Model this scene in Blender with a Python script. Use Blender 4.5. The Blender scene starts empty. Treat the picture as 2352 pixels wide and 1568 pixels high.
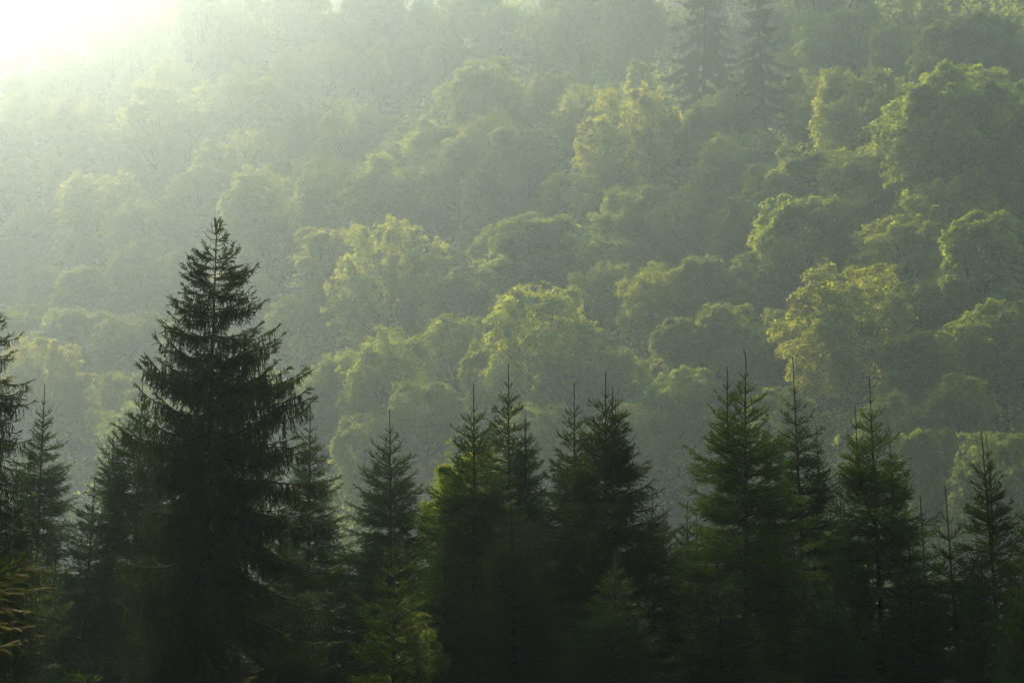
import bpy, math, random
import numpy as np

# ------------------------------------------------------------------ camera, sky, sun, exposure
SC = bpy.context.scene
COL = SC.collection
PITCH = math.radians(11.0)
LENS = 60.0
HW = 18.0 / LENS                       # tan of half the horizontal field of view
cam_data = bpy.data.cameras.new("camera")
cam_data.lens = LENS
cam_data.sensor_width = 36.0
cam_data.clip_start = 0.1
cam_data.clip_end = 5000
cam_data.dof.use_dof = True
cam_data.dof.focus_distance = 21.0
cam_data.dof.aperture_fstop = 5.6
cam = bpy.data.objects.new("camera", cam_data)
cam.rotation_euler = (math.pi / 2 + PITCH, 0, 0)
COL.objects.link(cam)
SC.camera = cam

FWD = np.array([0, math.cos(PITCH), math.sin(PITCH)])
UPV = np.array([0, -math.sin(PITCH), math.cos(PITCH)])


def ray(X, Y):
    """direction (y component 1) of a spot of the photograph, on its 2352 x 1568 copy"""
    k = HW / 1176.0
    d = FWD + np.array([(X - 1176) * k, 0, 0]) + UPV * (784 - Y) * k
    return d / d[1]


def at(X, Y, dist):
    return ray(X, Y) * dist


sun_to = ray(-60, -1080)
sun_to = sun_to / np.linalg.norm(sun_to)
SUN_EL = math.asin(sun_to[2])
SUN_AZ = math.atan2(sun_to[0], sun_to[1])

SUN_STRENGTH = 5.0
SKY_STRENGTH = 0.15
# the mist: droplets that throw the light forward, and finer bluish-green moisture that scatters it evenly
HAZE_DROPS = (0.00046, 0.83, (1.0, 0.87, 0.70))
HAZE_FINE = (0.00088, 0.34, (0.11, 0.56, 0.66))

sun_data = bpy.data.lights.new("sun", "SUN")
sun_data.energy = SUN_STRENGTH
sun_data.angle = math.radians(0.5)
sun_data.color = (1.0, 0.87, 0.67)
sun = bpy.data.objects.new("sun", sun_data)
from mathutils import Vector
sun.rotation_euler = Vector(sun_to.tolist()).to_track_quat('Z', 'Y').to_euler()
sun.location = (0, 0, 400)
COL.objects.link(sun)

W = bpy.data.worlds.new("World")
SC.world = W
W.use_nodes = True
nt = W.node_tree
bg = nt.nodes["Background"]
sky = nt.nodes.new("ShaderNodeTexSky")
sky.sky_type = 'NISHITA'
sky.sun_disc = False
sky.sun_elevation = SUN_EL
sky.sun_rotation = SUN_AZ
sky.dust_density = 2.0
nt.links.new(sky.outputs[0], bg.inputs[0])
bg.inputs[1].default_value = SKY_STRENGTH

SC.view_settings.view_transform = 'Standard'
SC.view_settings.look = 'None'
SC.view_settings.exposure = 0.50
SC.view_settings.gamma = 1.0
SC.render.engine = 'CYCLES'
SC.cycles.max_bounces = 6
SC.cycles.diffuse_bounces = 2
SC.cycles.glossy_bounces = 2
SC.cycles.transmission_bounces = 3
SC.cycles.volume_bounces = 1
SC.cycles.use_denoising = True
SC.cycles.sample_clamp_indirect = 4.0

# ------------------------------------------------------------------ materials


def new_mat(name):
    m = bpy.data.materials.new(name)
    m.use_nodes = True
    m.node_tree.nodes.clear()
    return m, m.node_tree.nodes, m.node_tree.links


def leaf_mat(name, trans=0.45, trans_gain=(1.5, 1.5, 0.8), gloss=0.05, rough=0.35, jitter=0.25):
    """leaf: its colour is the object's own colour, varied leaf by leaf"""
    m, N, L = new_mat(name)
    out = N.new("ShaderNodeOutputMaterial")
    oi = N.new("ShaderNodeObjectInfo")
    ge = N.new("ShaderNodeNewGeometry")
    hs = N.new("ShaderNodeHueSaturation")
    mr = N.new("ShaderNodeMapRange")
    mr.inputs[3].default_value = 1 - jitter
    mr.inputs[4].default_value = 1 + jitter
    L.new(ge.outputs["Random Per Island"], mr.inputs[0])
    mh = N.new("ShaderNodeMapRange")
    mh.inputs[3].default_value = 0.485
    mh.inputs[4].default_value = 0.515
    L.new(ge.outputs["Random Per Island"], mh.inputs[0])
    L.new(oi.outputs["Color"], hs.inputs["Color"])
    L.new(mr.outputs[0], hs.inputs["Value"])
    L.new(mh.outputs[0], hs.inputs["Hue"])
    df = N.new("ShaderNodeBsdfDiffuse")
    L.new(hs.outputs[0], df.inputs[0])
    tc = N.new("ShaderNodeMix")
    tc.data_type = 'RGBA'
    tc.blend_type = 'MULTIPLY'
    tc.inputs["Factor"].default_value = 1.0
    L.new(hs.outputs[0], tc.inputs[6])
    tc.inputs[7].default_value = (*trans_gain, 1)
    tr = N.new("ShaderNodeBsdfTranslucent")
    L.new(tc.outputs[2], tr.inputs[0])
    mx = N.new("ShaderNodeMixShader")
    mx.inputs[0].default_value = trans
    L.new(df.outputs[0], mx.inputs[1])
    L.new(tr.outputs[0], mx.inputs[2])
    gl = N.new("ShaderNodeBsdfAnisotropic")
    gl.inputs["Roughness"].default_value = rough
    gl.inputs["Color"].default_value = (1, 0.97, 0.9, 1)
    fr = N.new("ShaderNodeLayerWeight")
    fr.inputs[0].default_value = 0.3
    mm = N.new("ShaderNodeMath")
    mm.operation = 'MULTIPLY'
    mm.inputs[1].default_value = gloss * 4
    L.new(fr.outputs["Fresnel"], mm.inputs[0])
    m2 = N.new("ShaderNodeMixShader")
    L.new(mm.outputs[0], m2.inputs[0])
    L.new(mx.outputs[0], m2.inputs[1])
    L.new(gl.outputs[0], m2.inputs[2])
    L.new(m2.outputs[0], out.inputs[0])
    return m


def bark_mat(name, c0, c1, scale):
    m, N, L = new_mat(name)
    out = N.new("ShaderNodeOutputMaterial")
    tc = N.new("ShaderNodeTexCoord")
    mp = N.new("ShaderNodeMapping")
    mp.inputs["Scale"].default_value = (scale, scale, scale * 0.2)
    nz = N.new("ShaderNodeTexNoise")
    nz.inputs["Scale"].default_value = 3
    nz.inputs["Detail"].default_value = 6
    cr = N.new("ShaderNodeValToRGB")
    cr.color_ramp.elements[0].color = (*c0, 1)
    cr.color_ramp.elements[1].color = (*c1, 1)
    cr.color_ramp.elements[0].position = 0.35
    cr.color_ramp.elements[1].position = 0.68
    L.new(tc.outputs["Object"], mp.inputs[0])
    L.new(mp.outputs[0], nz.inputs[0])
    L.new(nz.outputs[0], cr.inputs[0])
    bs = N.new("ShaderNodeBsdfPrincipled")
    bs.inputs["Roughness"].default_value = 0.9
    bp = N.new("ShaderNodeBump")
    bp.inputs["Strength"].default_value = 0.6
    L.new(nz.outputs[0], bp.inputs["Height"])
    L.new(bp.outputs[0], bs.inputs["Normal"])
    L.new(cr.outputs[0], bs.inputs["Base Color"])
    L.new(bs.outputs[0], out.inputs[0])
    return m


M_LEAF = leaf_mat("broad_leaf", trans=0.6, trans_gain=(5.8, 5.6, 1.0), gloss=0.028, rough=0.42)
M_NEEDLE = leaf_mat("needle", trans=0.5, trans_gain=(6.8, 5.8, 0.9), gloss=0.012, rough=0.45)
M_BARK = bark_mat("grey_bark", (0.08, 0.085, 0.055), (0.17, 0.175, 0.12), 2)
M_SBARK = bark_mat("spruce_bark", (0.022, 0.016, 0.012), (0.07, 0.05, 0.036), 3)

gm, N, L = new_mat("forest_floor")
out = N.new("ShaderNodeOutputMaterial")
tc = N.new("ShaderNodeTexCoord")
nz = N.new("ShaderNodeTexNoise")
nz.inputs["Scale"].default_value = 0.25
nz.inputs["Detail"].default_value = 10
cr = N.new("ShaderNodeValToRGB")
cr.color_ramp.elements[0].color = (0.018, 0.02, 0.009, 1)
cr.color_ramp.elements[1].color = (0.045, 0.06, 0.02, 1)
cr.color_ramp.elements[0].position = 0.35
cr.color_ramp.elements[1].position = 0.7
L.new(tc.outputs["Object"], nz.inputs[0])
L.new(nz.outputs[0], cr.inputs[0])
bs = N.new("ShaderNodeBsdfPrincipled")
bs.inputs["Roughness"].default_value = 0.95
bp = N.new("ShaderNodeBump")
bp.inputs["Distance"].default_value = 0.5
L.new(nz.outputs[0], bp.inputs["Height"])
L.new(bp.outputs[0], bs.inputs["Normal"])
L.new(cr.outputs[0], bs.inputs["Base Color"])
L.new(bs.outputs[0], out.inputs[0])
M_GROUND = gm

# ------------------------------------------------------------------ mesh helpers


def norm(a):
    return a / np.maximum(np.linalg.norm(a, axis=-1, keepdims=True), 1e-9)


def make_mesh(name, V, F, mat, smooth=False):
    """V (n,3); F (m,3) or (m,4)"""
    V = np.ascontiguousarray(V, dtype=np.float32)
    F = np.ascontiguousarray(F, dtype=np.int32)
    k = F.shape[1]
    me = bpy.data.meshes.new(name)
    me.vertices.add(len(V))
    me.vertices.foreach_set("co", V.ravel())
    me.loops.add(F.size)
    me.loops.foreach_set("vertex_index", F.ravel())
    me.polygons.add(len(F))
    me.polygons.foreach_set("loop_start", np.arange(0, F.size, k, dtype=np.int32))
    if smooth:
        me.polygons.foreach_set("use_smooth", np.ones(len(F), dtype=bool))
    me.materials.append(mat)
    me.update(calc_edges=True)
    return me


def tubes(paths, sides=6):
    """paths: list of (points (n,3), radii (n,)) -> verts, quads"""
    VS, FS, o = [], [], 0
    ang = np.linspace(0, 2 * math.pi, sides, endpoint=False)
    ca, sa = np.cos(ang), np.sin(ang)
    for P, R in paths:
        P = np.asarray(P, float)
        n = len(P)
        T = norm(np.gradient(P, axis=0))
        ref = np.array([0, 0, 1.0]) if abs(T[0, 2]) < 0.8 else np.array([1.0, 0, 0])
        U = norm(np.cross(T, ref))
        Vv = np.cross(T, U)
        ring = P[:, None] + np.asarray(R)[:, None, None] * (U[:, None] * ca[None, :, None] + Vv[:, None] * sa[None, :, None])
        VS.append(ring.reshape(-1, 3))
        i = np.arange(n - 1)[:, None] * sides + np.arange(sides)[None]
        j = np.arange(n - 1)[:, None] * sides + (np.arange(sides)[None] + 1) % sides
        FS.append(np.stack([i, j, j + sides, i + sides], -1).reshape(-1, 4) + o)
        o += n * sides
    return np.concatenate(VS), np.concatenate(FS)


def seg_prisms(A, B, ra, rb):
    """thin three-sided twigs A->B"""
    n = len(A)
    T = norm(B - A)
    ref = np.where(np.abs(T[:, 2:3]) < 0.8, np.array([[0, 0, 1.0]]), np.array([[1.0, 0, 0]]))
    U = norm(np.cross(T, ref))
    Vv = np.cross(T, U)
    vs = []
    for P, r in ((A, ra), (B, rb)):
        for a in (0, 2.0944, 4.18879):
            vs.append(P + np.reshape(r, (-1, 1)) * (U * math.cos(a) + Vv * math.sin(a)))
    V = np.stack(vs, 1).reshape(-1, 3)
    b = np.arange(n)[:, None] * 6
    F = np.concatenate([b + np.array([[0, 1, 4, 3]]), b + np.array([[1, 2, 5, 4]]), b + np.array([[2, 0, 3, 5]])])
    return V, F


def needles(A, B, dens, length, width, rng, fwd=0.75):
    """needles (one thin triangle each) all round the shoots A->B"""
    D = B - A
    Ln = np.linalg.norm(D, axis=1)
    cnt = np.maximum(1, (Ln * dens + rng.random(len(A))).astype(int))
    idx = np.repeat(np.arange(len(A)), cnt)
    n = len(idx)
    T = norm(D)[idx]
    t = rng.random(n)[:, None]
    P = A[idx] + D[idx] * t
    R = rng.normal(size=(n, 3))
    R = R - T * (R * T).sum(1, keepdims=True)
    R = norm(R)
    dirn = norm(T * fwd * (0.6 + 0.8 * rng.random((n, 1))) + R)
    Wd = norm(np.cross(dirn, T + 0.3 * rng.normal(size=(n, 3))))
    ln = length * (0.75 + 0.5 * rng.random((n, 1)))
    tip = P + dirn * ln
    V = np.stack([P - Wd * width * 0.5, P + Wd * width * 0.5, tip], 1).reshape(-1, 3)
    F = np.arange(n * 3).reshape(-1, 3)
    return V, F


def merge(parts):
    VS, FS, o = [], [], 0
    for V, F in parts:
        VS.append(V)
        FS.append(F + o)
        o += len(V)
    return np.concatenate(VS), np.concatenate(FS)


def leaves(P, A, Nn, size, rng, fold=0.14, aspect=0.68):
    """folded leaves: P base, A axis, Nn normal"""
    n = len(P)
    A = norm(A)
    S = norm(np.cross(A, Nn))
    Nn = np.cross(S, A)
    s = np.reshape(size, (-1, 1))
    mid = P + A * s * 0.5
    l = mid - S * s * aspect * 0.5 + Nn * s * fold * 0.5
    r = mid + S * s * aspect * 0.5 + Nn * s * fold * 0.5
    tip = P + A * s - Nn * s * 0.12
    V = np.stack([P, l, tip, r], 1).reshape(-1, 3)
    b = np.arange(n)[:, None] * 4
    F = np.concatenate([b + np.array([[0, 2, 1]]), b + np.array([[0, 3, 2]])])
    return V, F


def thing(name, label, cat, loc=(0, 0, 0), rz=0.0, group=None):
    o = bpy.data.objects.new(name, None)
    COL.objects.link(o)
    o.empty_display_size = 0.3
    o.location = loc
    o.rotation_euler = (0, 0, rz)
    o["label"] = label
    o["category"] = cat
    if group:
        o["group"] = group
    return o


def part(name, me, parent, color=None):
    o = bpy.data.objects.new(name, me)
    COL.objects.link(o)
    o.parent = parent
    if color is not None:
        o.color = (*color, 1)
    return o


# ------------------------------------------------------------------ terrain


def vnoise(x, y, seed):
    """smooth value noise on unit cells"""
    def h(i, j):
        n = (i * 374761393 + j * 668265263 + seed * 1442695041) & 0x7fffffff
        n = ((n ^ (n >> 13)) * 1274126177) & 0x7fffffff
        return ((n ^ (n >> 16)) & 0xffff) / 65535.0
    x = np.asarray(x, float)
    y = np.asarray(y, float)
    i = np.floor(x).astype(np.int64)
    j = np.floor(y).astype(np.int64)
    fx, fy = x - i, y - j
    fx = fx * fx * (3 - 2 * fx)
    fy = fy * fy * (3 - 2 * fy)
    a = h(i, j) * (1 - fx) + h(i + 1, j) * fx
    b = h(i, j + 1) * (1 - fx) + h(i + 1, j + 1) * fx
    return a * (1 - fy) + b * fy - 0.5


def smax(a, b, k):
    return 0.5 * (a + b + np.sqrt((a - b) ** 2 + k * k))


def smin(a, b, k):
    return -smax(-a, -b, k)


def terrain(x, y):
    x = np.asarray(x, float)
    y = np.asarray(y, float)
    near = -1.8 - 0.03 * y - smax(0, y - 70, 8) * 0.35 + smax(0, -y - 6, 6) * 0.55  # last term: unseen rise behind the camera, shaped to block sky light
    valley = -20.0 + 0 * x
    a = smax(near, valley, 6)
    u = y * 0.788 + x * 0.616                     # uphill, turned 38 degrees to the right
    hill = 0.73 * u - 82 + 3.5 * np.sin(u / 16.0 + x / 90.0) * np.clip((u - 120) / 60, 0, 1)
    hill = hill + 9 * vnoise(x / 70, y / 70, 3) + 5 * vnoise(x / 28, y / 28, 7)
    hill = hill + 0.34 * smax(0, y - 370, 30) * np.clip((-40 - x) / 90, 0, 1)
    crest = 217 + 0.06 * x + 0.42 * np.minimum(0, x + 105) + 12 * vnoise(x / 60, y / 60, 11)
    hill = smin(hill, crest, 14)
    # higher ridge added unseen above the picture, shaped to cut sunlight and sky glare
    r = 335 + 0.25 * (x + 145) + 40 * vnoise(x / 46, 0 * x + 0.5, 21) + 30 * vnoise(x / 17, 0 * x + 0.5, 5)
    r = np.clip(r, 200, 520)
    left = np.clip((-150 - x) / 70, 0, 1)
    r = r * (1 - left) + 215 * left
    g = np.clip((y - 560) / 200, 0, 1)
    g = g * g * (3 - 2 * g)
    hill = np.where(g > 0, hill * (1 - g) + np.maximum(r, hill) * g, hill)
    return smax(a, hill, 8)


xs = np.concatenate([np.arange(-690, -300, 12), np.arange(-300, 300, 4), np.arange(300, 691, 12)]).astype(float)
ys = np.concatenate([np.arange(-240, -20, 10), np.arange(-20, 520, 4), np.arange(520, 981, 10)]).astype(float)
GX, GY = np.meshgrid(xs, ys)
GZ = terrain(GX, GY)
nx, ny = len(xs), len(ys)
I = (np.arange(ny - 1)[:, None] * nx + np.arange(nx - 1)[None]).ravel()
gme = make_mesh("ground", np.stack([GX, GY, GZ], -1).reshape(-1, 3), np.stack([I, I + 1, I + 1 + nx, I + nx], 1), M_GROUND, True)
ground = bpy.data.objects.new("hillside", gme)
COL.objects.link(ground)
ground["kind"] = "structure"
ground["label"] = "steep wooded valley side rising behind the spruces"
ground["category"] = "hillside"

# ------------------------------------------------------------------ broadleaf trees


def dome(t, kind):
    """relative half-width at relative crown height t"""
    if kind == 'tall':
        return np.sin(math.pi * np.clip(t, 0, 1) ** 0.8) ** 0.45
    return np.sqrt(np.clip(1 - ((t - 0.38) / 0.66) ** 2, 0.02, 1))


def broadleaf(seed, H, Wd, zb, kind, nl, ns, nm, leaf, spray):
    """crown and trunk meshes of one tree; zb = height where the crown begins"""
    rng = np.random.default_rng(seed)
    nm = int(nm * 1.5)
    hc = H - zb
    lobes = []
    tries = 0
    while len(lobes) < nl and tries < 4000:
        tries += 1
        t = rng.random() ** 0.7 * 0.92
        a = rng.random() * 6.2832
        rr = Wd * 0.5 * dome(np.array(t), kind) * rng.uniform(0.15, 0.92) ** 0.6
        r = Wd * rng.uniform(0.10, 0.20) * (0.75 if kind == 'tall' else 1)
        c = np.array([math.cos(a) * rr, math.sin(a) * rr, zb + hc * t * 0.97 + rng.uniform(-0.04, 0.05) * hc])
        gap = 0.78 if tries < 2500 else 0.5
        if all(np.linalg.norm((c - c2) * np.array([1, 1, 1.15])) > gap * (r + r2) for c2, r2, a2 in lobes):
            lobes.append((c, r, a))
    C, Nn, Rs = [], [], []
    for c, r, a in lobes:
        n = int(ns * rng.uniform(0.7, 1.3))
        if kind == 'plume':
            # pointed upright sprays fanning out
            ax = norm(np.array([math.cos(a) * 0.55, math.sin(a) * 0.55, 1.0 + rng.uniform(-0.3, 0.3)]) * 1.0)
            for q in range(3):
                ax2 = norm(ax + rng.normal(size=3) * 0.35)
                m = n // 3
                s = rng.random(m) ** 0.8
                ln = r * 2.3
                wv = r * 0.5 * (1 - s) ** 0.7
                off = norm(rng.normal(size=(m, 3)))
                C.append(c + ax2 * (s * ln - 0.5 * r)[:, None] + off * wv[:, None])
                Nn.append(norm(off + np.array([0, 0, 0.5])))
                Rs.append(np.full(m, spray * 0.7))
        else:
            d = norm(rng.normal(size=(n, 3)) + np.array([math.cos(a) * 0.5, math.sin(a) * 0.5, 0.45]))
            rad = r * (1.06 - 0.5 * rng.random(n) ** 2.2)
            p = c + d * rad[:, None] * np.array([1.08, 1.08, 0.85])
            C.append(p)
            Nn.append(norm(d * 0.55 + np.array([0, 0, 0.75]) + 0.18 * rng.normal(size=(n, 3))))
            Rs.append(spray * rng.uniform(0.7, 1.6, n))
    # leafy twigs reaching out and up from every lobe
    for c, r, a in lobes:
        for q in range(9):
            dr = norm(rng.normal(size=3) * 0.75 + np.array([math.cos(a) * 0.6, math.sin(a) * 0.6, 0.75]))
            m = 7 if kind != 'plume' else 3
            sl = np.linspace(0.75, rng.uniform(1.15, 1.75), m)
            cc = c + dr * (sl * r)[:, None] + rng.normal(size=(m, 3)) * 0.06 * r
            cc[:, 2] -= (sl - 0.75) ** 2 * r * 0.25
            C.append(cc)
            Nn.append(norm(dr * 0.3 + np.array([0, 0, 1.0]) + 0.25 * rng.normal(size=(m, 3))))
            Rs.append(spray * np.linspace(0.9, 0.45, m))
    # a few stray sprays breaking the outline, and thin inner ones
    m = int(nl * ns * 0.10)
    t = rng.random(m) * 0.98
    a = rng.random(m) * 6.283
    rr = Wd * 0.5 * dome(t, kind) * rng.uniform(0.5, 1.06, m)
    C.append(np.stack([np.cos(a) * rr, np.sin(a) * rr, zb + hc * t], 1))
    Nn.append(norm(np.stack([np.cos(a) * 0.4, np.sin(a) * 0.4, np.ones(m)], 1)))
    Rs.append(np.full(m, spray * 0.8))
    C = np.concatenate(C)
    Nn = np.concatenate(Nn)
    Rs = np.concatenate(Rs)
    n = len(C)
    C[:, 2] = np.minimum(C[:, 2], H)
    U = norm(np.cross(Nn, rng.normal(size=(n, 3))))
    Vv = np.cross(Nn, U)
    idx = np.repeat(np.arange(n), nm)
    q = len(idx)
    ph = rng.random(q) * 6.283
    rr = np.sqrt(rng.random(q))
    rad = U[idx] * np.cos(ph)[:, None] + Vv[idx] * np.sin(ph)[:, None]
    P = C[idx] + rad * (rr * Rs[idx])[:, None] + Nn[idx] * (rng.normal(size=(q, 1)) * 0.12 * spray)
    P[:, 2] -= (rr ** 2 * Rs[idx]) * 0.35
    A = rad + 0.3 * rng.normal(size=(q, 3)) + np.array([0, 0, -0.18])
    LN = Nn[idx] + 0.26 * rng.normal(size=(q, 3))
    V, F = leaves(P, A, LN, 0.98 * leaf * rng.uniform(0.65, 1.35, q), rng)
    crown = make_mesh("crown", V, F, M_LEAF)
    # trunk with limbs
    paths = []
    lean = rng.normal(size=2) * 0.02 * H
    zt = zb + hc * 0.55
    zz = np.linspace(-1.0, zt, 9)
    tr = np.stack([lean[0] * (zz / zt) ** 2, lean[1] * (zz / zt) ** 2, zz], 1)
    r0 = 0.017 * H
    paths.append((tr, r0 * (1 - 0.7 * np.linspace(0, 1, 9)) * np.where(zz < 0.5, 1.25, 1)))
    for c, r, a in lobes:
        s = rng.uniform(0.35, 0.9) * min(1.0, max(0.3, (c[2] - 0.25 * H) / zt))
        z0 = zb * 0.75 + (zt - zb * 0.75) * s * 0.9
        b = np.array([lean[0] * (z0 / zt) ** 2, lean[1] * (z0 / zt) ** 2, z0])
        if c[2] < z0:
            b[2] = max(c[2] - 0.5, 1.0)
        tt = np.linspace(0, 1, 7)[:, None]
        midp = b * 0.5 + c * 0.5 + np.array([0, 0, -0.08 * H * 0.6]) + rng.normal(size=3) * 0.02 * H
        P = b * (1 - tt) ** 2 + 2 * midp * tt * (1 - tt) + c * tt ** 2
        paths.append((P, r0 * 0.34 * (1 - 0.85 * tt[:, 0])))
        for q in range(4):
            e = c + norm(rng.normal(size=3) + np.array([0, 0, 0.7])) * r * 0.9
            paths.append((np.linspace(P[4], e, 5) + np.linspace(0, 1, 5)[:, None] * rng.normal(size=3) * 0.1, r0 * 0.07 * np.linspace(1, 0.25, 5)))
    V, F = tubes(paths, 6)
    trunk = make_mesh("trunk", V, F, M_BARK, True)
    return dict(crown=crown, trunk=trunk, H=H, W=Wd)


KIND = {
    'round':  [broadleaf(101, 18, 13, 4.0, 'round', 24, 78, 16, 0.34, 0.62),
               broadleaf(102, 20, 13, 5.0, 'round', 28, 66, 16, 0.32, 0.58),
               broadleaf(103, 17, 13, 3.5, 'round', 20, 90, 16, 0.34, 0.66),
               broadleaf(108, 19, 13, 4.0, 'round', 34, 56, 16, 0.32, 0.52)],
    'airy':   [broadleaf(104, 20, 13, 6.5, 'round', 20, 50, 15, 0.33, 0.6),
               broadleaf(105, 21, 13, 7.5, 'round', 26, 40, 15, 0.31, 0.55)],
    'plume':  [broadleaf(106, 17, 13, 3.0, 'plume', 34, 75, 11, 0.30, 0.5)],
    'tall':   [broadleaf(107, 21, 9, 4.5, 'tall', 30, 46, 15, 0.31, 0.52)],
}

# ------------------------------------------------------------------ spruces


def resample(P, n=10):
    P = np.asarray(P, float)
    s = np.concatenate([[0], np.cumsum(np.linalg.norm(np.diff(P, axis=0), axis=1))])
    q = np.linspace(0, s[-1], n)
    R = np.stack([np.interp(q, s, P[:, i]) for i in range(3)], 1)
    for _ in range(2):
        R[1:-1] = 0.25 * R[:-2] + 0.5 * R[1:-1] + 0.25 * R[2:]
    return R


def spruce(seed, H, slope, wmax, old=False, zmin=1.0, boughs=(), dens=60, nlen=0.027, nwid=0.011,
           leader=0.75, step=0.34, side_tops=(), fill=1.0, twig_d=25.0, zcut=-9, lead_curl=0.0, bough_d=1.0):
    """trunk (with its woody boughs) and crown (needled shoots) of one spruce, base at the origin"""
    rng = np.random.default_rng(seed)
    B, K = [], []                      # bough centre lines (10,3) and how old/hanging each is
    tops = [(0.0, 0.0, H, leader, 1.0)] + [(sx, sy, sz, leader * 0.8, 0.0) for sx, sy, sz in side_tops]
    for tx, ty, tz, ld, main in tops:
        s = ld
        end = tz - zmin if main else min(2.4, tz - zmin)
        while s < end:
            n = rng.integers(6, 9)
            a0 = rng.random() * 6.28
            wv = rng.uniform(0.82, 1.12)
            if s < 2.2 + ld * 0.5 and not old:
                n = min(n, 6)
            for k in range(n + (0 if s < 1.0 + ld * 0.5 else (3 if s < 3 and not old else 6))):
                ss = s + (rng.uniform(-0.05, 0.05) if k < n else rng.uniform(0.1, step))
                L = min(slope * (ss - ld * 0.55) ** 0.92 + 0.12, wmax) * wv * rng.uniform(0.72, 1.12) * (1 if k < n else 0.72)
                if not main:
                    L = min(L, 0.75)
                if old:
                    L *= fill
                z = tz - ss
                a = a0 + k * 6.283 / n + rng.uniform(-0.25, 0.25)
                if z < zcut and rng.random() < 0.5:
                    continue
                if old:
                    el0 = np.interp(ss, [0.3, 1.0, 2.0, 3.5, 6, 12], [65, 42, 18, -4, -16, -24]) + rng.uniform(-8, 8)
                    t = np.linspace(0, 1, 10)
                    el = el0 - 18 * np.sin(math.pi * t * 0.9) + 52 * t ** 2.2
                else:
                    el0 = np.interp(ss, [0.3, 1.0, 2.0, 4, 7, 12], [58, 46, 34, 16, 2, -10]) + rng.uniform(-9, 9)
                    t = np.linspace(0, 1, 10)
                    el = el0 - 9 * np.sin(math.pi * t) + 20 * t ** 2
                el = np.radians(el)
                aa = a + np.cumsum(rng.normal(size=10) * 0.035)
                D = np.stack([np.cos(aa) * np.cos(el), np.sin(aa) * np.cos(el), np.sin(el)], 1) * (L / 9)
                P = np.concatenate([[[tx, ty, z]], np.array([tx, ty, z]) + np.cumsum(D, 0)[:-1]])
                B.append(P)
                K.append(ss)
            s += step * rng.uniform(0.8, 1.2) * (1.2 if s < 2.2 else 1.1)
    for P in boughs:
        B.append(resample(P))
        K.append(max(0.4, H - P[0][2]))
    B = np.array(B)
    K = np.array(K)
    nb = len(B)
    seg = np.linalg.norm(np.diff(B, axis=1), axis=2).sum(1)
    # needled ends of the boughs
    A_, B_ = [], []
    for i in range(9):
        ok = np.full(nb, True) if i > 3 else (seg < 0.7)
        A_.append(B[ok, i])
        B_.append(B[ok, i + 1])
    heavy = set(range(4, 9))
    # side shoots
    up = np.array([0, 0, 1.0])
    cnt = np.maximum(2, (seg * twig_d * np.interp(K, [0.8, 1.8, 3.2], [0.9, 1.0, 1.0] if old else [0.45, 0.7, 1.0])).astype(int))
    cnt[nb - len(boughs):] = (cnt[nb - len(boughs):] * bough_d).astype(int)
    cnt = np.where(seg < 0.34, 0, cnt)
    idx = np.repeat(np.arange(nb), cnt)
    n = len(idx)
    t = rng.uniform(0.12, 0.97, n)
    f = t * 9
    i0 = np.minimum(f.astype(int), 8)
    fr = (f - i0)[:, None]
    base = B[idx, i0] * (1 - fr) + B[idx, i0 + 1] * fr
    T = norm(B[idx, i0 + 1] - B[idx, i0])
    side = norm(np.cross(T, up) + 1e-4)
    sg = np.where(rng.random(n) < 0.5, -1.0, 1.0)[:, None]
    Lb = seg[idx]
    ss = K[idx]
    if old:
        hang = (rng.random(n) < np.interp(ss, [0.8, 1.6, 3.5], [0.1, 0.55, 0.8])) & (t < 0.88)
        hg = hang[:, None]
        ln = np.where(hang, np.interp(ss, [1, 2.5, 5, 10], [0.14, 0.34, 0.52, 0.66]) * rng.uniform(0.35, 1.15, n) * np.interp(t, [0, 0.5, 0.9, 1], [0.8, 1.0, 0.55, 0.3]),
                      (0.30 * np.minimum(Lb, 1.6) * (1 - t) + 0.13) * rng.uniform(0.6, 1.2, n))
        D = np.where(hg, T * 0.25 + side * sg * 0.28 - up * 1.0, T * 0.9 + side * sg * 0.75 + up * (0.25 * rng.normal(size=(n, 1))))
        g = np.where(hg, -0.35, -0.05) * up
    else:
        ln = (0.40 * np.minimum(Lb, 1.9) * (1 - t) + 0.13) * rng.uniform(0.6, 1.2, n)
        low = np.interp(ss, [1.5, 4], [0.0, 0.5])[:, None]
        D = T * 0.85 + side * sg * 0.8 + up * (0.28 * rng.normal(size=(n, 1)) - low * 0.5)
        g = (0.10 - 0.3 * low) * up
    D = norm(D + 0.12 * rng.normal(size=(n, 3)))
    pts = [base]
    for q in range(3):
        D = norm(D + g)
        pts.append(pts[-1] + D * (ln / 3)[:, None])
    TW = np.stack(pts, 1)              # (n,4,3)
    for q in range(3):
        A_.append(TW[:, q])
        B_.append(TW[:, q + 1])
    # small shoots on the side shoots
    m = np.where(ln > 0.16, (ln * (9 if old else 10)).astype(int), 0)
    j = np.repeat(np.arange(n), m)
    k = len(j)
    t2 = rng.uniform(0.15, 0.95, k) * 3
    q0 = np.minimum(t2.astype(int), 2)
    f2 = (t2 - q0)[:, None]
    b2 = TW[j, q0] * (1 - f2) + TW[j, q0 + 1] * f2
    T2 = norm(TW[j, q0 + 1] - TW[j, q0])
    s2 = norm(np.cross(T2, rng.normal(size=(k, 3)) * 0.6 + up))
    D2 = norm(T2 * 0.95 + s2 * np.where(rng.random((k, 1)) < 0.5, -1, 1) * 0.75 + 0.1 * rng.normal(size=(k, 3)) - (up * 0.25 if old else 0))
    l2 = np.minimum(0.24, ln[j] * 0.45) * rng.uniform(0.5, 1.1, k)
    A_.append(b2)
    B_.append(b2 + D2 * l2[:, None])
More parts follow.
